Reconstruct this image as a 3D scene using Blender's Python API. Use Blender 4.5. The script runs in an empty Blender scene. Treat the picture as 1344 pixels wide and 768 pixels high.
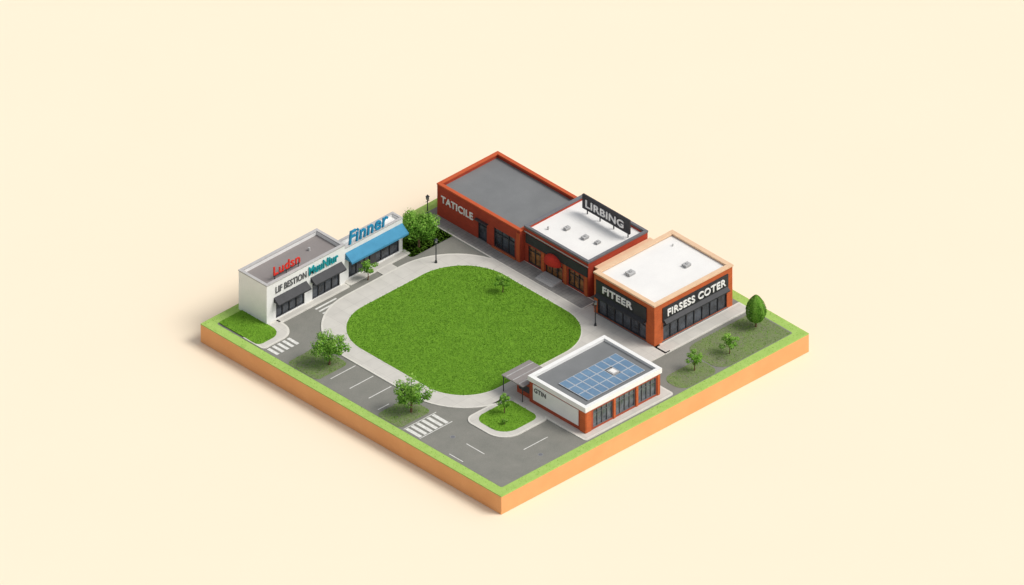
import bpy, bmesh, math, random
import numpy as np
from mathutils import Vector, Matrix
random.seed(7); rng=np.random.default_rng(7)
sc=bpy.context.scene
COL=sc.collection

# ---------------------------------------------------------------- materials
def nn(nt,t,**k):
    n=nt.nodes.new(t)
    for a,b in k.items(): setattr(n,a,b)
    return n
def mat(name,c1,c2=None,scale=1.0,rough=0.85,bump=0.0,bscale=8.0,spec=0.3,fine=None,metal=0.0,detail=6.0,trans=0.0):
    m=bpy.data.materials.new(name); m.use_nodes=True
    nt=m.node_tree; b=nt.nodes['Principled BSDF']
    b.inputs['Roughness'].default_value=rough
    b.inputs['Specular IOR Level'].default_value=spec
    b.inputs['Metallic'].default_value=metal
    if c2 is None: c2=tuple(x*0.9 for x in c1)
    g=nn(nt,'ShaderNodeNewGeometry')
    n=nn(nt,'ShaderNodeTexNoise'); n.inputs['Scale'].default_value=scale; n.inputs['Detail'].default_value=detail
    n.inputs['Roughness'].default_value=0.6
    nt.links.new(g.outputs['Position'],n.inputs['Vector'])
    r=nn(nt,'ShaderNodeValToRGB')
    r.color_ramp.elements[0].position=0.34; r.color_ramp.elements[1].position=0.66
    r.color_ramp.elements[0].color=(*c2,1); r.color_ramp.elements[1].color=(*c1,1)
    nt.links.new(n.outputs['Fac'],r.inputs['Fac'])
    out=r.outputs['Color']
    if fine:
        n2=nn(nt,'ShaderNodeTexNoise'); n2.inputs['Scale'].default_value=fine[0]; n2.inputs['Detail'].default_value=3
        nt.links.new(g.outputs['Position'],n2.inputs['Vector'])
        r2=nn(nt,'ShaderNodeMapRange'); r2.inputs[1].default_value=0.3; r2.inputs[2].default_value=0.7
        r2.inputs[3].default_value=1-fine[1]; r2.inputs[4].default_value=1+fine[1]
        nt.links.new(n2.outputs['Fac'],r2.inputs[0])
        mx=nn(nt,'ShaderNodeVectorMath',operation='SCALE')
        nt.links.new(out,mx.inputs[0]); nt.links.new(r2.outputs[0],mx.inputs['Scale'])
        out=mx.outputs[0]
    nt.links.new(out,b.inputs['Base Color'])
    if bump>0:
        n3=nn(nt,'ShaderNodeTexNoise'); n3.inputs['Scale'].default_value=bscale; n3.inputs['Detail'].default_value=4
        nt.links.new(g.outputs['Position'],n3.inputs['Vector'])
        bp=nn(nt,'ShaderNodeBump'); bp.inputs['Strength'].default_value=bump; bp.inputs['Distance'].default_value=0.1
        nt.links.new(n3.outputs['Fac'],bp.inputs['Height']); nt.links.new(bp.outputs[0],b.inputs['Normal'])
    if trans>0:
        tr=nn(nt,'ShaderNodeBsdfTranslucent'); nt.links.new(out,tr.inputs['Color'])
        ms=nn(nt,'ShaderNodeMixShader'); ms.inputs[0].default_value=trans
        nt.links.new(b.outputs[0],ms.inputs[1]); nt.links.new(tr.outputs[0],ms.inputs[2])
        nt.links.new(ms.outputs[0],nt.nodes['Material Output'].inputs['Surface'])
    return m
def brickmat(name,c1,c2,mortar,w,h,msize,wall=True,rough=0.9,off=0.5,var=0.08):
    m=bpy.data.materials.new(name); m.use_nodes=True
    nt=m.node_tree; b=nt.nodes['Principled BSDF']; b.inputs['Roughness'].default_value=rough
    b.inputs['Specular IOR Level'].default_value=0.2
    g=nn(nt,'ShaderNodeNewGeometry'); s=nn(nt,'ShaderNodeSeparateXYZ'); c=nn(nt,'ShaderNodeCombineXYZ')
    nt.links.new(g.outputs['Position'],s.inputs[0])
    if wall:
        a=nn(nt,'ShaderNodeMath',operation='ADD'); nt.links.new(s.outputs[0],a.inputs[0]); nt.links.new(s.outputs[1],a.inputs[1])
        nt.links.new(a.outputs[0],c.inputs[0]); nt.links.new(s.outputs[2],c.inputs[1])
    else:
        nt.links.new(s.outputs[0],c.inputs[0]); nt.links.new(s.outputs[1],c.inputs[1])
    t=nn(nt,'ShaderNodeTexBrick'); t.offset=off
    t.inputs['Color1'].default_value=(*c1,1); t.inputs['Color2'].default_value=(*c2,1); t.inputs['Mortar'].default_value=(*mortar,1)
    t.inputs['Scale'].default_value=1; t.inputs['Brick Width'].default_value=w; t.inputs['Row Height'].default_value=h
    t.inputs['Mortar Size'].default_value=msize; t.inputs['Mortar Smooth'].default_value=0.3
    nt.links.new(c.outputs[0],t.inputs['Vector'])
    n2=nn(nt,'ShaderNodeTexNoise'); n2.inputs['Scale'].default_value=0.7; n2.inputs['Detail'].default_value=7
    nt.links.new(g.outputs['Position'],n2.inputs['Vector'])
    r2=nn(nt,'ShaderNodeMapRange'); r2.inputs[1].default_value=0.3; r2.inputs[2].default_value=0.7
    r2.inputs[3].default_value=1-var; r2.inputs[4].default_value=1+var
    nt.links.new(n2.outputs['Fac'],r2.inputs[0])
    mx=nn(nt,'ShaderNodeVectorMath',operation='SCALE')
    nt.links.new(t.outputs['Color'],mx.inputs[0]); nt.links.new(r2.outputs[0],mx.inputs['Scale'])
    nt.links.new(mx.outputs[0],b.inputs['Base Color'])
    return m

M={}
M['cream']=mat('cream_backdrop',(0.905,0.785,0.605),(0.90,0.78,0.60),scale=0.05,rough=1,spec=0.0)
M['earth']=mat('terracotta_earth',(0.82,0.41,0.175),(0.78,0.375,0.155),scale=0.25,rough=0.95,bump=0.08,bscale=3,fine=(9,0.03),spec=0.1)
M['lime']=mat('lime_verge',(0.40,0.575,0.15),(0.34,0.52,0.12),scale=0.8,rough=0.95,fine=(10,0.07),bump=0.1,spec=0.1)
M['lawn']=mat('lawn_soil',(0.165,0.335,0.03),(0.14,0.295,0.025),scale=0.7,rough=1,fine=(8,0.16),bump=0.2,spec=0.1)
M['patch']=mat('worn_grass',(0.18,0.25,0.085),(0.195,0.215,0.125),scale=0.5,rough=1,fine=(8,0.2),bump=0.2,spec=0.1)
M['asphalt']=mat('asphalt',(0.245,0.24,0.212),(0.21,0.21,0.185),scale=0.35,rough=0.95,fine=(12,0.13),bump=0.15,spec=0.2)
M['forecourt']=brickmat('forecourt_pavers',(0.29,0.28,0.265),(0.25,0.245,0.235),(0.19,0.19,0.18),1.2,0.6,0.03,wall=False)
M['conc']=brickmat('concrete_pavement',(0.60,0.58,0.53),(0.57,0.55,0.505),(0.47,0.45,0.41),2.2,2.2,0.022,wall=False,off=0.0,var=0.05)
M['kerb']=mat('kerb_stone',(0.70,0.68,0.62),(0.64,0.62,0.56),scale=1.5,rough=0.9,fine=(9,0.05))
M['paint']=mat('road_paint',(0.80,0.80,0.76),(0.60,0.59,0.55),scale=2.6,rough=0.8,fine=(9,0.1))
M['white']=mat('white_render',(0.84,0.84,0.82),(0.79,0.79,0.77),scale=0.5,rough=0.8,fine=(6,0.02))
M['roofwhite']=mat('white_membrane',(0.84,0.83,0.80),(0.79,0.78,0.755),scale=0.25,rough=0.8,fine=(6,0.02))
M['roofgrey']=mat('grey_membrane',(0.205,0.212,0.215),(0.18,0.187,0.19),scale=0.3,rough=0.9,fine=(9,0.05))
M['roofbrown']=mat('warm_grey_membrane',(0.28,0.255,0.245),(0.25,0.228,0.22),scale=0.3,rough=0.9,fine=(9,0.05))
M['capgrey']=mat('light_grey_coping',(0.50,0.49,0.48),rough=0.8,scale=1)
M['capdark']=mat('dark_grey_coping',(0.17,0.175,0.19),rough=0.7,scale=1)
M['captan']=mat('tan_coping',(0.78,0.55,0.36),(0.73,0.50,0.32),scale=0.8,rough=0.85)
M['capred']=mat('red_coping',(0.56,0.105,0.035),(0.50,0.09,0.03),scale=0.8,rough=0.85)
M['brickred']=brickmat('red_brick',(0.45,0.062,0.03),(0.39,0.052,0.025),(0.34,0.07,0.045),0.5,0.18,0.018)
M['brickorange']=brickmat('orange_brick',(0.58,0.13,0.036),(0.50,0.105,0.03),(0.44,0.135,0.065),0.5,0.18,0.018)
M['brickdeep']=brickmat('deep_red_brick',(0.45,0.085,0.04),(0.38,0.07,0.033),(0.34,0.10,0.06),0.5,0.18,0.018)
M['black']=mat('charcoal_cladding',(0.03,0.031,0.036),(0.02,0.021,0.025),scale=1.2,rough=0.55,spec=0.4)
M['frame']=mat('window_frame',(0.045,0.045,0.05),rough=0.4,scale=2,spec=0.5)
M['framelight']=mat('steel_window_frame',(0.16,0.165,0.175),rough=0.4,scale=2,spec=0.5)
M['glass']=mat('shop_glass',(0.085,0.10,0.125),(0.016,0.02,0.026),scale=0.9,rough=0.12,spec=0.7)
M['glassglow']=mat('painted_glow_shop_glass',(0.48,0.20,0.06),(0.06,0.04,0.03),scale=1.6,rough=0.15,spec=0.6)  # orange light of the lit interior is painted into the pane colour
M['glassblue']=mat('blue_shop_glass',(0.19,0.21,0.24),(0.05,0.06,0.075),scale=0.9,rough=0.12,spec=0.7)
M['blue']=mat('blue_awning',(0.06,0.27,0.44),(0.05,0.235,0.39),scale=1,rough=0.75)
M['bluesign']=mat('blue_letters',(0.02,0.27,0.48),rough=0.5,scale=1)
M['teal']=mat('teal_letters',(0.01,0.32,0.36),rough=0.5,scale=1)
M['red']=mat('red_letters',(0.72,0.04,0.025),rough=0.5,scale=1)
M['redcloth']=mat('red_canvas',(0.55,0.035,0.02),rough=0.8,scale=1)
M['dkletter']=mat('grey_letters',(0.13,0.13,0.135),rough=0.5,scale=1)
M['wletter']=mat('white_letters',(0.92,0.92,0.90),rough=0.5,scale=1)
M['metal']=mat('black_iron',(0.03,0.035,0.04),rough=0.45,scale=3,spec=0.5)
M['hvac']=mat('galvanised_steel',(0.50,0.50,0.49),(0.43,0.43,0.42),scale=2,rough=0.5,spec=0.5)
M['fan']=mat('fan_grille',(0.30,0.30,0.30),rough=0.6,scale=2)
M['solar']=mat('solar_cells',(0.155,0.265,0.39),(0.12,0.215,0.335),scale=0.4,rough=0.35,spec=0.5,fine=(3,0.08))
M['alu']=mat('aluminium_frame',(0.50,0.53,0.56),rough=0.4,scale=2)
M['lampglass']=mat('lamp_glass',(0.75,0.74,0.68),rough=0.3,scale=2)
M['bark']=mat('bark',(0.20,0.12,0.065),(0.12,0.075,0.04),scale=6,rough=0.95,bump=0.4)
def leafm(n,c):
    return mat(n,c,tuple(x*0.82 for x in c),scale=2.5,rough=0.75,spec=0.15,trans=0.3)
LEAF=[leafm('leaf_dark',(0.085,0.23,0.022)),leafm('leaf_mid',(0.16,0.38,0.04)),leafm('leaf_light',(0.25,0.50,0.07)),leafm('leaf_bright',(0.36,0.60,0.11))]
GRASS=[leafm('grass_dark',(0.15,0.34,0.027)),leafm('grass_mid',(0.20,0.42,0.04)),leafm('grass_light',(0.27,0.50,0.06))]

# ---------------------------------------------------------------- helpers
def mkempty(name,loc):
    e=bpy.data.objects.new(name,None); e.location=loc; e.empty_display_size=0.5; COL.objects.link(e); return e
def setparent(o,e):
    o.parent=e; o.matrix_parent_inverse=Matrix.Translation(e.location).inverted()
def mkmesh(name,v,f,m,parent=None,bevel=0.0,smooth=False,recalc=True):
    me=bpy.data.meshes.new(name); me.from_pydata([tuple(p) for p in v],[],f)
    if recalc:
        bm=bmesh.new(); bm.from_mesh(me); bmesh.ops.recalc_face_normals(bm,faces=bm.faces); bm.to_mesh(me); bm.free()
    for mm in (m if isinstance(m,list) else [m]): me.materials.append(mm)
    if smooth: me.polygons.foreach_set('use_smooth',[True]*len(me.polygons))
    o=bpy.data.objects.new(name,me); COL.objects.link(o)
    if bevel>0:
        b=o.modifiers.new('bevel','BEVEL'); b.width=bevel; b.segments=2; b.limit_method='ANGLE'; b.angle_limit=math.radians(40)
    if parent: setparent(o,parent)
    return o
class Builder:
    def __init__(s,name,loc): s.e=mkempty(name,loc); s.p={}
    def add(s,part,m,v,f,bevel=0.025):
        d=s.p.setdefault(part,[[],[],m,bevel]); o=len(d[0]); d[0].extend(v); d[1].extend([tuple(i+o for i in q) for q in f])
    def box(s,part,m,x0,x1,y0,y1,z0,z1,bevel=0.025):
        v=[(x0,y0,z0),(x1,y0,z0),(x1,y1,z0),(x0,y1,z0),(x0,y0,z1),(x1,y0,z1),(x1,y1,z1),(x0,y1,z1)]
        f=[(0,3,2,1),(4,5,6,7),(0,1,5,4),(1,2,6,5),(2,3,7,6),(3,0,4,7)]
        s.add(part,m,v,f,bevel)
    def fbox(s,part,m,face,pl,a0,a1,d0,d1,z0,z1,bevel=0.025):
        if face=='y': s.box(part,m,a0,a1,pl+d0,pl+d1,z0,z1,bevel)
        else: s.box(part,m,pl+d0,pl+d1,a0,a1,z0,z1,bevel)
    def cyl(s,part,m,x,y,z0,z1,r0,r1,n=14,bevel=0.0):
        v=[];f=[]
        for z,r in((z0,r0),(z1,r1)):
            for i in range(n): a=2*math.pi*i/n; v.append((x+r*math.cos(a),y+r*math.sin(a),z))
        for i in range(n): f.append((i,(i+1)%n,n+(i+1)%n,n+i))
        f.append(tuple(range(n))[::-1]); f.append(tuple(range(n,2*n))); s.add(part,m,v,f,bevel)
    def facade(s,face,pl,a0,a1,z1,t,ops,wm,glass='glass',mull=1.3,z0=0.0,transom=0.72,fm='frame'):
        ops=sorted(ops); c=a0
        for (o0,o1,b,tp) in ops:
            if o0>c+1e-4: s.fbox('walls',wm,face,pl,c,o0,0,t,z0,z1,0)
            if b>z0+0.01: s.fbox('walls',wm,face,pl,o0,o1,0,t,z0,b,0)
            if z1>tp+0.01: s.fbox('walls',wm,face,pl,o0,o1,0,t,tp,z1,0)
            s.fbox('glass_'+glass,M[glass],face,pl,o0,o1,0.24,0.27,b,tp,0)
            fw=0.09
            s.fbox('window_frames',M[fm],face,pl,o0,o1,0.1,0.235,b,b+fw,0)
            s.fbox('window_frames',M[fm],face,pl,o0,o1,0.1,0.235,tp-fw,tp,0)
            k=max(1,round((o1-o0)/mull))
            for i in range(k+1):
                a=o0+(o1-o0-fw)*i/k
                s.fbox('window_frames',M[fm],face,pl,a,a+fw,0.103,0.23,b+fw,tp-fw,0)
            if transom:
                zt=b+(tp-b)*transom
                s.fbox('window_frames',M[fm],face,pl,o0+fw,o1-fw,0.12,0.22,zt,zt+0.06,0)
            c=o1
        if a1>c+1e-4: s.fbox('walls',wm,face,pl,c,a1,0,t,z0,z1,0)
    def shell(s,x0,x1,y0,y1,h,wm,roofm,capm,capw=0.45,caph=0.22,opx=(),opy=(),gx='glass',gy='glass',t=0.4,rec=0.45,mull=1.3,out=0.06,fm='frame'):
        s.facade('x',x0,y0,y1,h,t,list(opx),wm,gx,mull,fm=fm)
        s.facade('y',y0,x0+t,x1,h,t,list(opy),wm,gy,mull,fm=fm)
        s.box('walls',wm,x1-t,x1,y0+t,y1,0,h,0); s.box('walls',wm,x0+t,x1-t,y1-t,y1,0,h,0)
        s.box('roof',roofm,x0+t,x1-t,y0+t,y1-t,h-rec-0.2,h-rec,0)
        o=out; w=capw
        s.box('coping',capm,x0-o,x0+w,y0-o,y1+o,h,h+caph); s.box('coping',capm,x1-w,x1+o,y0-o,y1+o,h,h+caph)
        s.box('coping',capm,x0+w,x1-w,y0-o,y0+w,h,h+caph); s.box('coping',capm,x0+w,x1-w,y1-w,y1+o,h,h+caph)
    def awning(s,part,m,face,pl,a0,a1,zt,zb,d,val=0.2):
        P=lambda a,dd,z:(a,pl-dd,z) if face=='y' else (pl-dd,a,z)
        v=[];
        for a in(a0,a1):
            v+=[P(a,0.0,zt),P(a,d,zb),P(a,d,zb-val),P(a,d-0.05,zb-val),P(a,d-0.05,zb-0.03),P(a,0.0,zt-0.08)]
        n=6; f=[(i,(i+1)%n,n+(i+1)%n,n+i) for i in range(n)]
        f+=[(0,1,2,3,4,5),(6,7,8,9,10,11)]
        s.add(part,m,v,f,0)
        for a in(a0,a1):
            e=0.03 if a==a0 else -0.03
            q=[P(a,0,zt-0.1),P(a,d-0.06,zb-0.05),P(a,0,zb-0.05),P(a+e,0,zt-0.1),P(a+e,d-0.06,zb-0.05),P(a+e,0,zb-0.05)]
            s.add(part,m,q,[(0,1,2),(3,4,5),(0,1,4,3),(1,2,5,4),(2,0,3,5)],0)
    def hvac(s,x,y,z,w=1.0,d=0.8,h=0.55):
        s.box('rooftop_unit',M['hvac'],x-w/2,x+w/2,y-d/2,y+d/2,z+0.08,z+h)
        s.box('rooftop_unit_curb',M['fan'],x-w/2+0.06,x+w/2-0.06,y-d/2+0.06,y+d/2-0.06,z,z+0.08)
        s.cyl('rooftop_fan',M['fan'],x,y,z+h,z+h+0.04,min(w,d)*0.26,min(w,d)*0.26)
        s.cyl('rooftop_fan_hub',M['hvac'],x,y,z+h+0.04,z+h+0.08,0.12,0.1)
        for k in range(3):
            zz=z+0.16+k*0.12
            if zz+0.06>z+h: break
            s.box('louvres',M['fan'],x-w/2-0.012,x-w/2,y-d/2+0.08,y+d/2-0.08,zz,zz+0.05,0)
            s.box('louvres',M['fan'],x-w/2+0.08,x+w/2-0.08,y-d/2-0.012,y-d/2,zz,zz+0.05,0)
    def text(s,part,body,m,face,pl,a,z,w,hh,ext=0.05,bold=0.02,shear=0):
        c=bpy.data.curves.new(part,'FONT'); c.body=body; c.size=1.0; c.extrude=ext; c.offset=bold; c.shear=shear
        c.space_character=1.03+bold*2
        c.materials.append(m); o=bpy.data.objects.new(part,c); COL.objects.link(o)
        bpy.context.view_layer.update()
        bb=[Vector(p) for p in o.bound_box]; x0=min(p.x for p in bb);x1=max(p.x for p in bb);y0=min(p.y for p in bb);y1=max(p.y for p in bb)
        sx=w/(x1-x0); sy=hh/(y1-y0); o.scale=(sx,sy,1)
        if face=='y':
            o.rotation_euler=(math.radians(90),0,0); o.location=(a-x0*sx,pl,z-y0*sy)
        else:
            o.rotation_euler=(math.radians(90),0,math.radians(-90)); o.location=(pl,a+x0*sx,z-y0*sy)
        setparent(o,s.e)
    def done(s):
        for k,(v,f,m,b) in s.p.items(): mkmesh(k,v,f,m,s.e,b)
        return s.e
def rrect(x0,x1,y0,y1,r,n=14):
    if not isinstance(r,(tuple,list)): r=(r,)*4
    pts=[]
    for (cx,cy,a0,rr) in((x1-r[0],y1-r[0],0,r[0]),(x0+r[1],y1-r[1],90,r[1]),(x0+r[2],y0+r[2],180,r[2]),(x1-r[3],y0+r[3],270,r[3])):
        if rr<=0.01: pts.append((cx,cy)); continue
        for i in range(n+1):
            a=math.radians(a0+90*i/n); pts.append((cx+rr*math.cos(a),cy+rr*math.sin(a)))
    return pts
def prism(name,pts,z0,z1,m,parent=None,bevel=0.0):
    n=len(pts); v=[(x,y,z0) for x,y in pts]+[(x,y,z1) for x,y in pts]
    f=[tuple(range(n))[::-1],tuple(range(n,2*n))]+[(i,(i+1)%n,n+(i+1)%n,n+i) for i in range(n)]
    return mkmesh(name,v,f,m,parent,bevel)
def pave(name,x0,x1,y0,y1,r,z=0.13,m=None,k=0.28):
    o=prism(name,rrect(x0,x1,y0,y1,r),0.0,z,M['kerb'])
    rr=r if isinstance(r,(tuple,list)) else (r,)*4
    prism('paving_slabs',rrect(x0+k,x1-k,y0+k,y1-k,[max(0,q-k) for q in rr]),z-0.05,z+0.004,m or M['conc'],o)
    return o
def inpoly(px,py,pts):
    inside=np.zeros(len(px),bool); n=len(pts); j=n-1
    for i in range(n):
        xi,yi=pts[i]; xj,yj=pts[j]
        if yi!=yj:
            c=((yi>py)!=(yj>py))&(px<(xj-xi)*(py-yi)/(yj-yi)+xi); inside^=c
        j=i
    return inside
def blades(pts,z,dens,parent,h=0.16,w=0.06,excl=None,probs=(0.3,0.45,0.25)):
    xs=[p[0] for p in pts]; ys=[p[1] for p in pts]
    n=int((max(xs)-min(xs))*(max(ys)-min(ys))*dens)
    x=rng.uniform(min(xs),max(xs),n); y=rng.uniform(min(ys),max(ys),n)
    k=inpoly(x,y,pts)
    if excl:
        for (a,b,c,d) in excl: k&=~((x>a)&(x<b)&(y>c)&(y<d))
    x=x[k];y=y[k];n=len(x)
    a=rng.uniform(0,6.283,n); hh=h*rng.uniform(0.5,1.3,n); ww=w*rng.uniform(0.6,1.2,n)
    lx=rng.normal(0,0.9,n)*hh; ly=rng.normal(0,0.9,n)*hh
    V=np.empty((n,3,3)); V[:,0]=np.stack([x-np.cos(a)*ww,y-np.sin(a)*ww,np.full(n,z)],1)
    V[:,1]=np.stack([x+np.cos(a)*ww,y+np.sin(a)*ww,np.full(n,z)],1); V[:,2]=np.stack([x+lx,y+ly,z+hh],1)
    me=bpy.data.meshes.new('grass_blades'); me.vertices.add(3*n); me.vertices.foreach_set('co',V.ravel())
    me.loops.add(3*n); me.loops.foreach_set('vertex_index',np.arange(3*n)); me.polygons.add(n)
    me.polygons.foreach_set('loop_start',np.arange(0,3*n,3)); me.polygons.foreach_set('loop_total',np.full(n,3))
    for g in GRASS: me.materials.append(g)
    me.polygons.foreach_set('material_index',rng.choice(3,n,p=probs)); me.update(); me.validate()
    o=bpy.data.objects.new('grass_blades',me); COL.objects.link(o); setparent(o,parent)
def turf(name,pts,z,m,dens=30,h=0.11,excl=None,probs=(0.3,0.45,0.25)):
    o=prism(name,pts,0.0 if z<0.1 else 0.1,z,m); blades(pts,z,dens,o,h,excl=excl,probs=probs); return o

# ---------------------------------------------------------------- ground & slab
mkmesh('ground',[(-1500,-1500,-2.9),(1500,-1500,-2.9),(1500,1500,-2.9),(-1500,1500,-2.9)],[(0,1,2,3)],M['cream'])
S=Builder('terrain_slab',(28,28,0))
S.box('earth_block',M['earth'],0,56,0,57,-2.9,-0.16,0.06)
S.box('grass_verge',M['lime'],-0.02,56.02,-0.02,57.02,-0.158,0,0.06)
S.done()
prism('road',rrect(1.5,54.5,1.5,55.5,0.3),-0.05,0.02,M['asphalt'])
pave('footpath',8.0,38.8,15.6,48.6,(10.5,10.2,9.8,10),0.13)
lawn=rrect(10.9,36.6,18.8,45.0,(7.6,7.2,6.6,7.0),20)
prism('lawn_kerb',rrect(10.72,36.78,18.62,45.18,(7.8,7.4,6.8,7.2),20),0.1,0.155,M['kerb'])
turf('lawn',lawn,0.18,M['lawn'],dens=70,h=0.11)
pave('plaza_pavement',32.5,39.9,9.4,24.5,0.05,0.142,None,0.04)
pave('forecourt_pavement',38.2,41.0,24.6,53.8,0.3,0.148,M['forecourt'],0.2)
pave('pavement',38.9,54.4,9.36,11.6,0.05,0.146)
pave('pavement',17.0,33.2,1.75,14.2,0.5,0.136)
pave('pavement',17.2,33.0,14.0,17.0,0.2,0.150,None,0.05)
pave('pavement',7.2,20.2,49.6,50.8,0.3,0.13)
pave('pavement',20.3,31.4,49.8,51.2,0.3,0.13)
pave('path',25.2,27.8,48.4,50.0,0.05,0.12,None,0.15)
pave('pavement',1.6,7.8,46.7,50.65,(0.2,0.2,0.6,2.6),0.134)
turf('grass_patch',rrect(1.75,6.1,47.8,55.4,(0.1,0.3,0.8,1.9)),0.16,M['lawn'],dens=45)
turf('grass_patch',rrect(30.8,38.9,49.0,55.4,(0.2,0.2,0.5,1.0)),0.10,M['lawn'],dens=45)
pave('kerb_island',9.0,17.6,8.9,16.6,(0.3,1.5,3.0,1.2),0.134)
turf('grass_patch',rrect(10.1,16.6,10.0,15.7,(0.6,1.6,2.4,1.2)),0.16,M['lawn'],dens=45)
turf('grass_patch',rrect(1.6,7.4,36.6,42.4,(0.8,0.8,0.8,0.8)),0.06,M['patch'],dens=22)
turf('grass_patch',rrect(1.6,7.4,20.9,25.4,(1.2,0.8,0.6,0.8)),0.06,M['patch'],dens=22)
turf('grass_patch',rrect(41.5,54.3,1.6,8.7,(0.3,2.0,2.0,0.3)),0.05,M['patch'],dens=14)
turf('grass_patch',rrect(34.5,41.3,1.6,5.6,(1.4,1.6,1.6,1.4)),0.045,M['patch'],dens=12)
vb=bpy.data.objects['terrain_slab']
blades([(0.1,0.1),(55.9,0.1),(55.9,56.9),(0.1,56.9)],0.0,9,vb,h=0.07,excl=[(1.45,54.55,1.45,55.55)],probs=(0.0,0.1,0.9))

# ---------------------------------------------------------------- markings
def marks(name,quads,z=0.026):
    v=[];f=[]
    for (x0,x1,y0,y1) in quads:
        o=len(v); v+=[(x0,y0,z),(x1,y0,z),(x1,y1,z),(x0,y1,z)]; f.append((o,o+1,o+2,o+3))
    mkmesh(name,v,f,M['paint'],recalc=False)
marks('crosswalk_marking',[(1.9+i*0.96,2.45+i*0.96,17.5,20.2) for i in range(6)]+[(1.8,7.7,20.3,20.42),(1.8,7.7,17.25,17.37)])
marks('crosswalk_marking',[(2.0+i*0.9,2.5+i*0.9,44.6,46.5) for i in range(5)])
marks('crosswalk_marking',[(13.2,17.0,46.0+i*0.7,46.3+i*0.7) for i in range(1,5)])
marks('parking_line_markings',[(3.2,7.7,35.6,35.73),(3.4,7.7,32.2,32.33),(3.6,7.7,28.8,28.93),(2.6,4.6,26.0,26.13)])
marks('lane_marking',[(2.0,2.13,9.4,12.0),(5.3,5.43,8.8,12.2),(9.8,14.2,5.9,6.03)])
for (mx_,my_) in ((5.2,14.6),(10.6,3.6)):
    b=Builder('manhole_cover',(mx_,my_,0.02)); b.cyl('rim',M['fan'],mx_,my_,0.015,0.03,0.36,0.36,20); b.cyl('lid',M['capdark'],mx_,my_,0.03,0.036,0.3,0.3,20); b.done()

# ---------------------------------------------------------------- buildings
b=Builder('white_shop_building',(13,53,0))
b.shell(6.0,20.2,50.7,56.0,6.0,M['white'],M['roofbrown'],M['capgrey'],0.4,0.2,
    opy=[(7.7,12.9,0.25,2.9),(14.3,19.3,0.15,3.0)])
b.awning('awning_black',M['black'],'y',50.7,7.3,13.2,3.7,3.0,1.0)
b.awning('awning_black',M['black'],'y',50.7,14.0,19.6,3.8,3.1,1.0)
b.text('sign_letters_grey','LIF BESTION',M['dkletter'],'y',50.65,7.6,4.25,5.6,1.0,0.05,0.01)
b.text('sign_letters_teal','MuuNiur',M['teal'],'y',50.6,13.6,4.3,5.3,1.3,0.08,0.02)
b.text('sign_letters_red','Ludsn',M['red'],'y',51.7,8.2,6.25,4.8,1.35,0.08,0.012)
b.box('sign_rail',M['frame'],8.2,13.0,51.68,51.76,6.1,6.22,0)
for a in(8.5,10.6,12.8): b.box('sign_rail_posts',M['frame'],a,a+0.08,51.78,51.86,5.55,6.22,0)
b.cyl('roof_vent',M['hvac'],16.5,53.6,5.5,6.0,0.16,0.16); b.done()
b=Builder('blue_awning_shop_building',(26,52,0))
b.shell(20.4,31.0,51.0,52.9,5.2,M['white'],M['roofwhite'],M['capgrey'],0.3,0.15,opy=[(21.2,30.4,0.3,3.7)],t=0.3,rec=0.3,mull=1.5)
b.awning('awning_blue',M['blue'],'y',51.0,20.6,30.95,4.5,3.55,1.25,0.28)
b.text('sign_letters_blue','Finner',M['bluesign'],'y',51.15,21.4,5.35,7.1,2.0,0.12,0.01,0.12)
b.box('door_panel',M['frame'],25.2,26.3,51.08,51.2,0.4,3.0); b.done()
b=Builder('red_brick_building',(46,46,0))
b.shell(40.2,51.2,38.25,54.0,4.9,M['brickred'],M['roofgrey'],M['capred'],0.5,0.2,
    opx=[(39.3,43.3,0.35,3.3),(44.6,46.3,0.15,3.1)],mull=1.35)
b.text('sign_letters_white','TATICILE',M['wletter'],'x',40.16,53.2,2.5,6.0,1.1,0.05,0.02)
b.box('door_canopy',M['frame'],39.7,40.2,44.3,46.6,3.15,3.27)
b.box('window_sill',M['brickorange'],40.0,40.2,39.1,43.5,0.15,0.35)
b.box('corner_pier',M['capred'],40.05,40.2,38.3,38.9,0.15,4.6)
b.done()
b=Builder('dining_hall_building',(46,32,0))
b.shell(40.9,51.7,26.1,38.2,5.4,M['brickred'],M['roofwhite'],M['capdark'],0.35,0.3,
    opx=[(27.0,29.9,0.35,2.9),(31.0,34.2,0.15,2.9),(35.1,37.5,0.2,2.9)],gx='glassglow',mull=1.0,rec=0.25)
b.fbox('fascia_band',M['black'],'x',40.9,26.2,37.9,-0.12,0,3.2,4.6)
b.fbox('stone_band',M['capgrey'],'x',40.9,26.1,38.2,-0.08,0,4.75,4.9)
for y in(26.5,30.45,34.65): b.fbox('brick_piers',M['brickorange'],'x',40.9,y-0.28,y+0.28,-0.1,0,0.1,3.15)
b.box('roof_sign_board',M['black'],48.9,49.2,26.7,35.6,6.0,8.2)
for y in(27.3,30.0,32.6,35.0): b.box('roof_sign_posts',M['frame'],49.22,49.34,y-0.06,y+0.06,5.15,7.8,0)
b.text('sign_letters_white','LIRBING',M['wletter'],'x',48.86,34.9,6.5,7.2,1.15,0.06,0.02)
b.hvac(44.8,34.2,5.15,0.8,0.6,0.4); b.hvac(45.0,31.0,5.15,0.9,0.7,0.4); b.hvac(45.4,29.0,5.15,0.7,0.6,0.35)
b.cyl('roof_vent',M['hvac'],43.0,35.9,5.15,5.6,0.12,0.12)
v=[];f=[];n=16;mm=6;cy=32.6;rx=1.0;ry=1.55
for j in range(mm+1):
    ph=math.pi/2*j/mm
    for i in range(n+1):
        th=math.pi/2+math.pi*i/n
        v.append((40.78+rx*math.cos(ph)*math.cos(th)*1.0,cy+ry*math.cos(ph)*math.sin(th),2.55+1.25*math.sin(ph)))
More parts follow.
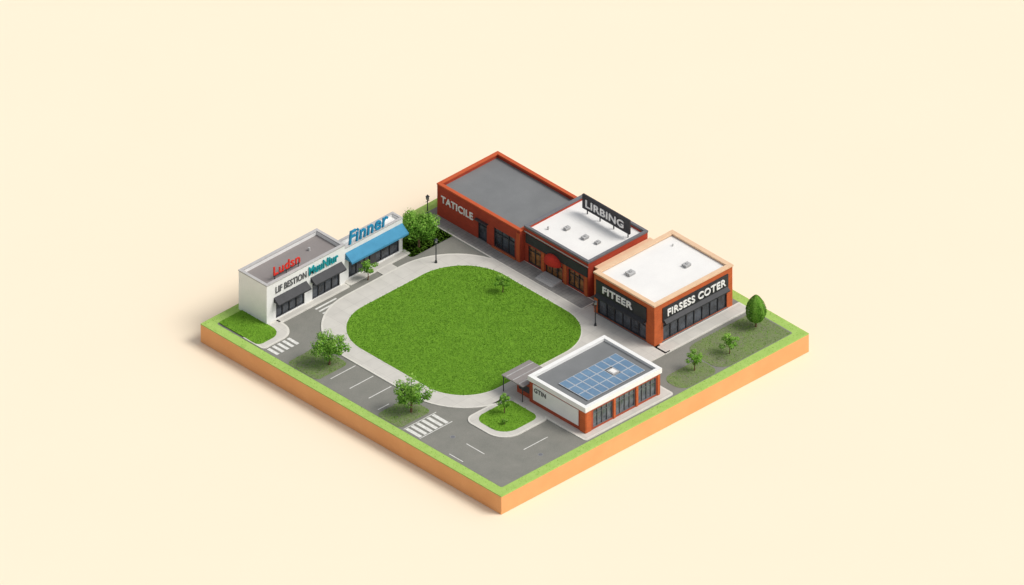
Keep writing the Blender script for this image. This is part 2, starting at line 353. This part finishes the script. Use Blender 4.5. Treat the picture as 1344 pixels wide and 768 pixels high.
for j in range(mm):
    for i in range(n): a=j*(n+1)+i; f.append((a,a+1,a+n+2,a+n+1))
b.add('awning_red',M['redcloth'],v,f,0)
for k in range(3): b.box('entrance_steps',M['capgrey'],38.9+k*0.45,40.85,31.0,34.2,0.15+k*0.1,0.25+k*0.1)
b.box('link_wing',M['brickorange'],42.0,52.0,23.25,26.05,0,4.3)
b.box('link_wing_coping',M['captan'],41.95,52.05,23.2,26.04,4.3,4.5)
b.done()
b=Builder('fitness_centre_building',(46,17,0))
b.shell(39.0,53.2,11.6,23.0,6.3,M['brickorange'],M['roofwhite'],M['captan'],0.6,0.25,
    opx=[(13.2,22.4,0.3,3.2)],opy=[(40.6,52.2,0.3,3.2)],rec=0.12,mull=1.5,out=0.1)
b.fbox('fascia_band',M['black'],'x',39.0,13.05,22.55,-0.14,0,3.3,5.55)
b.fbox('fascia_band',M['black'],'y',11.6,40.45,52.35,-0.14,0,3.3,5.55)
b.awning('awning_strip',M['black'],'x',38.86,13.2,22.4,3.65,3.25,0.5,0.12)
b.awning('awning_strip',M['black'],'y',11.46,40.6,52.2,3.65,3.25,0.5,0.12)
b.text('sign_letters_white','FITEER',M['wletter'],'x',38.8,21.2,4.1,5.6,1.05,0.06,0.02)
b.text('sign_letters_white','FIRSESS COTER',M['wletter'],'y',11.4,41.2,4.0,10.6,1.1,0.06,0.02)
b.fbox('base_course',M['capdark'],'y',11.6,40.4,52.4,-0.06,0,0.15,0.3); b.fbox('base_course',M['capdark'],'x',39.0,13.0,22.6,-0.06,0,0.15,0.3)
b.hvac(42.3,19.6,6.18,1.1,0.9,0.45); b.hvac(49.0,15.9,6.18,1.0,0.8,0.4)
b.cyl('roof_vent',M['hvac'],51.0,20.6,6.18,6.5,0.1,0.1)
b.done()
b=Builder('solar_roof_building',(25,8,0))
b.shell(18.2,31.8,3.0,13.6,3.45,M['brickdeep'],M['roofgrey'],M['white'],0.4,0.75,
    opy=[(19.6,23.2,0.35,3.1),(23.7,27.3,0.35,3.1),(27.8,31.1,0.35,3.1)],gy='glassblue',mull=0.9,rec=-0.32,out=0.18,fm='framelight')
b.fbox('white_wall_panel',M['white'],'x',18.2,4.3,12.9,-0.08,0,0.75,3.2)
b.fbox('corner_pier',M['brickorange'],'x',18.2,2.92,4.0,-0.1,0,0.14,3.4)
b.fbox('corner_pier',M['brickorange'],'y',3.0,18.25,19.2,-0.1,0,0.14,3.4)
for a in(23.45,27.55,31.45): b.fbox('brick_piers',M['brickorange'],'y',3.0,a-0.2,a+0.2,-0.1,0,0.14,3.4)
b.text('sign_letters_dark','GTIN',M['dkletter'],'x',18.08,12.6,2.1,2.2,0.7,0.03,0.015)
x0,x1,y0,y1=19.9,30.3,4.3,9.9; nx=8; ny=3; zr=3.77
for i in range(nx):
    for j in range(ny):
        a0=x0+(x1-x0)*i/nx; a1=x0+(x1-x0)*(i+1)/nx; c0=y0+(y1-y0)*j/ny; c1=y0+(y1-y0)*(j+1)/ny
        if i==5 and j==1: continue
        b.box('solar_panel_frames',M['alu'],a0+0.01,a1-0.01,c0+0.01,c1-0.01,zr+0.10,zr+0.16,0)
        b.box('solar_panel_cells',M['solar'],a0+0.09,a1-0.09,c0+0.08,c1-0.08,zr+0.15,zr+0.172,0)
for j in(0.8,2.6,4.7): b.box('solar_rails',M['hvac'],x0,x1,y0+j,y0+j+0.08,zr,zr+0.1,0)
b.box('skylight_frame',M['capgrey'],26.5,27.6,6.35,7.65,3.77,4.02); b.box('skylight_glass',M['roofwhite'],26.7,27.4,6.55,7.45,4.02,4.05)
b.box('annex_walls',M['brickdeep'],18.6,22.0,13.6,16.4,0.1,2.3)
b.box('annex_window',M['frame'],18.56,18.6,14.0,16.0,0.9,1.9,0)
b.box('annex_canopy',M['roofbrown'],17.2,22.3,13.85,17.9,2.6,2.75)
for p in((17.4,17.7),(22.1,17.7),(17.4,14.1)): b.cyl('canopy_posts',M['frame'],p[0],p[1],0.1,2.6,0.07,0.07,8)
for q in(14.6,15.8,17.0): b.box('canopy_ribs',M['hvac'],17.3,22.2,q,q+0.1,2.75,2.83,0)
b.done()

# ---------------------------------------------------------------- street lamps
def lamp(x,y,h=3.7,z=0.1):
    b=Builder('street_lamp',(x,y,z))
    b.cyl('base',M['metal'],x,y,z,z+0.35,0.2,0.13); b.cyl('post',M['metal'],x,y,z+0.35,z+h-0.75,0.085,0.06,10)
    b.cyl('collar',M['metal'],x,y,z+h-0.75,z+h-0.68,0.15,0.15)
    b.cyl('lantern_glass',M['lampglass'],x,y,z+h-0.68,z+h-0.25,0.13,0.19,6)
    for i in range(6):
        a=math.pi/3*i; b.cyl('lantern_bars',M['metal'],x+0.18*math.cos(a),y+0.18*math.sin(a),z+h-0.68,z+h-0.25,0.035,0.035,5)
    b.cyl('cap',M['metal'],x,y,z+h-0.25,z+h-0.02,0.28,0.08,12); b.cyl('finial',M['metal'],x,y,z+h-0.02,z+h+0.12,0.03,0.01,8)
    b.box('crossarm',M['metal'],x-0.35,x+0.35,y-0.025,y+0.025,z+h-1.0,z+h-0.95,0)
    b.done()
lamp(32.2,45.9,3.8,0.13); lamp(36.9,20.6,4.0,0.13); lamp(39.3,54.9,3.2,0.02)

# ---------------------------------------------------------------- trees
def limb(v,f,p0,p1,r0,r1,n=7):
    p0=Vector(p0);p1=Vector(p1);d=(p1-p0).normalized(); a=d.orthogonal().normalized(); c=d.cross(a); o=len(v)
    for p,r in((p0,r0),(p1,r1)):
        for i in range(n): t=2*math.pi*i/n; q=p+a*(r*math.cos(t))+c*(r*math.sin(t)); v.append(tuple(q))
    for i in range(n): f.append((o+i,o+(i+1)%n,o+n+(i+1)%n,o+n+i))
def leafmesh(parent,C,N,size,mi):
    n=len(C); up=rng.normal(size=(n,3)); t=np.cross(N,up); t/=np.linalg.norm(t,axis=1)[:,None]+1e-9; bt=np.cross(N,t)
    s=size*rng.uniform(0.7,1.3,n)[:,None]
    V=np.stack([C-t*s*.5,C+bt*s*.38,C+t*s*.5,C-bt*s*.38],1).reshape(-1,3)
    me=bpy.data.meshes.new('leaves'); me.vertices.add(4*n); me.vertices.foreach_set('co',V.ravel())
    me.loops.add(4*n); me.loops.foreach_set('vertex_index',np.arange(4*n)); me.polygons.add(n)
    me.polygons.foreach_set('loop_start',np.arange(0,4*n,4)); me.polygons.foreach_set('loop_total',np.full(n,4))
    for g in LEAF: me.materials.append(g)
    me.polygons.foreach_set('material_index',mi); me.update(); me.validate()
    o=bpy.data.objects.new('leaves',me); COL.objects.link(o); setparent(o,parent)
def tree(name,x,y,z,H,R,CH,nl=2600,size=0.24,clumps=26,trunk=0.13):
    e=mkempty(name,(x,y,z)); v=[];f=[]
    th=H-CH*0.75; cc=Vector((x,y,z+H-CH/2))
    limb(v,f,(x,y,z),(x+0.04,y,z+th*0.5),trunk*1.3,trunk,9); limb(v,f,(x+0.04,y,z+th*0.5),(x,y+0.03,z+th),trunk,trunk*0.75,9)
    cl=[]
    for i in range(clumps):
        zz=1-2*(i+0.5)/clumps; a=i*2.39996; q=math.sqrt(1-zz*zz)
        d=np.array([q*math.cos(a),q*math.sin(a),zz])+rng.normal(size=3)*0.13; rr=rng.uniform(0.55,0.84) if i%4 else 0.25
        p=np.array([cc.x+d[0]*R*rr,cc.y+d[1]*R*rr,cc.z+d[2]*CH/2*rr]); cl.append((p,R*rng.uniform(0.25,0.38)))
    for p,_ in cl[::3]:
        mid=(Vector((x,y,z+th))+Vector(p))*0.5+Vector((0,0,-0.1)); limb(v,f,(x,y,z+th*0.9),mid,trunk*0.5,trunk*0.28,6); limb(v,f,mid,p,trunk*0.28,trunk*0.1,6)
    mkmesh('trunk',v,f,M['bark'],e,smooth=True)
    per=nl//clumps; Cs=[];Ns=[];Ms=[]
    for p,r in cl:
        d=rng.normal(size=(per,3)); d/=np.linalg.norm(d,axis=1)[:,None]
        rad=r*rng.uniform(0.55,1.12,per)[:,None]; c=p+d*rad*np.array([1,1,0.85])
        Cs.append(c); n=d+np.array([0,0,0.5])+rng.normal(size=(per,3))*0.4; n/=np.linalg.norm(n,axis=1)[:,None]; Ns.append(n)
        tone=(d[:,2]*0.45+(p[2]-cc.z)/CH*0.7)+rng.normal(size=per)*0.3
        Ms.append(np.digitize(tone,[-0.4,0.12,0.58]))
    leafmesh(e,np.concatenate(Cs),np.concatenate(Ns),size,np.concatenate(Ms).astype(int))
tree('broadleaf_tree',5.4,38.2,0.05,4.9,2.25,3.8,nl=3600,clumps=30)
tree('broadleaf_tree',5.3,22.6,0.05,4.9,2.25,3.8,nl=3600,clumps=30)
tree('broadleaf_tree',33.2,50.2,0.1,5.6,2.5,4.3,nl=4400,clumps=34)
tree('young_tree',23.0,49.2,0.02,3.3,1.15,2.5,nl=1000,size=0.2,clumps=14,trunk=0.07)
tree('young_tree',33.6,34.7,0.18,2.9,1.0,2.2,nl=900,size=0.18,clumps=14,trunk=0.06)
tree('young_tree',39.0,4.0,0.03,3.2,1.2,2.5,nl=1000,size=0.2,clumps=14,trunk=0.07)
tree('young_tree',45.1,3.7,0.03,3.2,1.25,2.5,nl=1000,size=0.2,clumps=14,trunk=0.07)
tree('young_tree',13.9,13.9,0.16,3.2,1.0,2.5,nl=900,size=0.18,clumps=14,trunk=0.06)
tree('shrub',12.0,11.9,0.16,1.1,0.5,1.0,nl=260,size=0.15,clumps=8,trunk=0.03)
def topiary(x,y,z,H,R):
    e=mkempty('topiary_tree',(x,y,z)); v=[];f=[]; limb(v,f,(x,y,z),(x,y,z+1.6),0.13,0.09,9)
    for i in range(7):
        a=i*0.9; limb(v,f,(x,y,z+1.2+i*0.25),(x+0.7*math.cos(a),y+0.7*math.sin(a),z+1.9+i*0.3),0.05,0.02,6)
    mkmesh('trunk',v,f,M['bark'],e,smooth=True)
    n=6500; t=rng.uniform(0,1,n); a=rng.uniform(0,6.283,n)
    prof=np.sin(np.pi*np.clip(t,0,1)**0.72)**0.62
    q=rng.uniform(0.88,1.02,n)+0.05*np.sin(a*7)*prof
    r=R*prof*q; zz=z+0.85+(H-0.85)*t
    C=np.stack([x+r*np.cos(a),y+r*np.sin(a),zz],1); N=np.stack([np.cos(a),np.sin(a),(t-0.4)*1.3],1)+rng.normal(size=(n,3))*0.2
    N/=np.linalg.norm(N,axis=1)[:,None]
    tone=(t-0.5)*0.4+np.sin(a*7)*0.25+rng.normal(size=n)*0.22
    leafmesh(e,C,N,0.18,np.digitize(tone,[-0.35,0.2,0.8]).astype(int))
topiary(52.0,5.9,0.05,5.0,1.35)

# ---------------------------------------------------------------- light
az=math.radians(-52); el=math.radians(52)
d=Vector((math.cos(az)*math.cos(el),math.sin(az)*math.cos(el),math.sin(el)))
L=bpy.data.lights.new('sun','SUN'); L.energy=1.9; L.angle=math.radians(26); L.color=(1,0.96,0.90)
lo=bpy.data.objects.new('sun',L); COL.objects.link(lo); lo.rotation_euler=d.to_track_quat('Z','Y').to_euler(); lo.location=d*80
w=bpy.data.worlds.new('World'); sc.world=w; w.use_nodes=True; nt=w.node_tree
bg=nt.nodes['Background']; sk=nt.nodes.new('ShaderNodeTexSky'); sk.sky_type='NISHITA'; sk.sun_disc=False
sk.sun_elevation=el; sk.sun_rotation=math.atan2(d.x,d.y); sk.dust_density=3; sk.ozone_density=0.5
hs=nt.nodes.new('ShaderNodeHueSaturation'); hs.inputs['Saturation'].default_value=0.25
nt.links.new(sk.outputs[0],hs.inputs['Color']); nt.links.new(hs.outputs[0],bg.inputs['Color']); bg.inputs['Strength'].default_value=0.135
sc.view_settings.view_transform='Standard'; sc.view_settings.look='None'; sc.view_settings.exposure=0

# ---------------------------------------------------------------- camera
e=math.asin(0.552); ph=math.radians(43.84)
fw=Vector((math.sin(ph)*math.cos(e),math.cos(ph)*math.cos(e),-math.sin(e)))
cam=bpy.data.cameras.new('camera'); cam.type='ORTHO'; cam.ortho_scale=134.4; cam.clip_start=1; cam.clip_end=3000
co=bpy.data.objects.new('camera',cam); COL.objects.link(co)
co.location=Vector((34.6,34.0,0))-fw*170; co.rotation_euler=(math.pi/2-e,0,-ph)
sc.camera=co
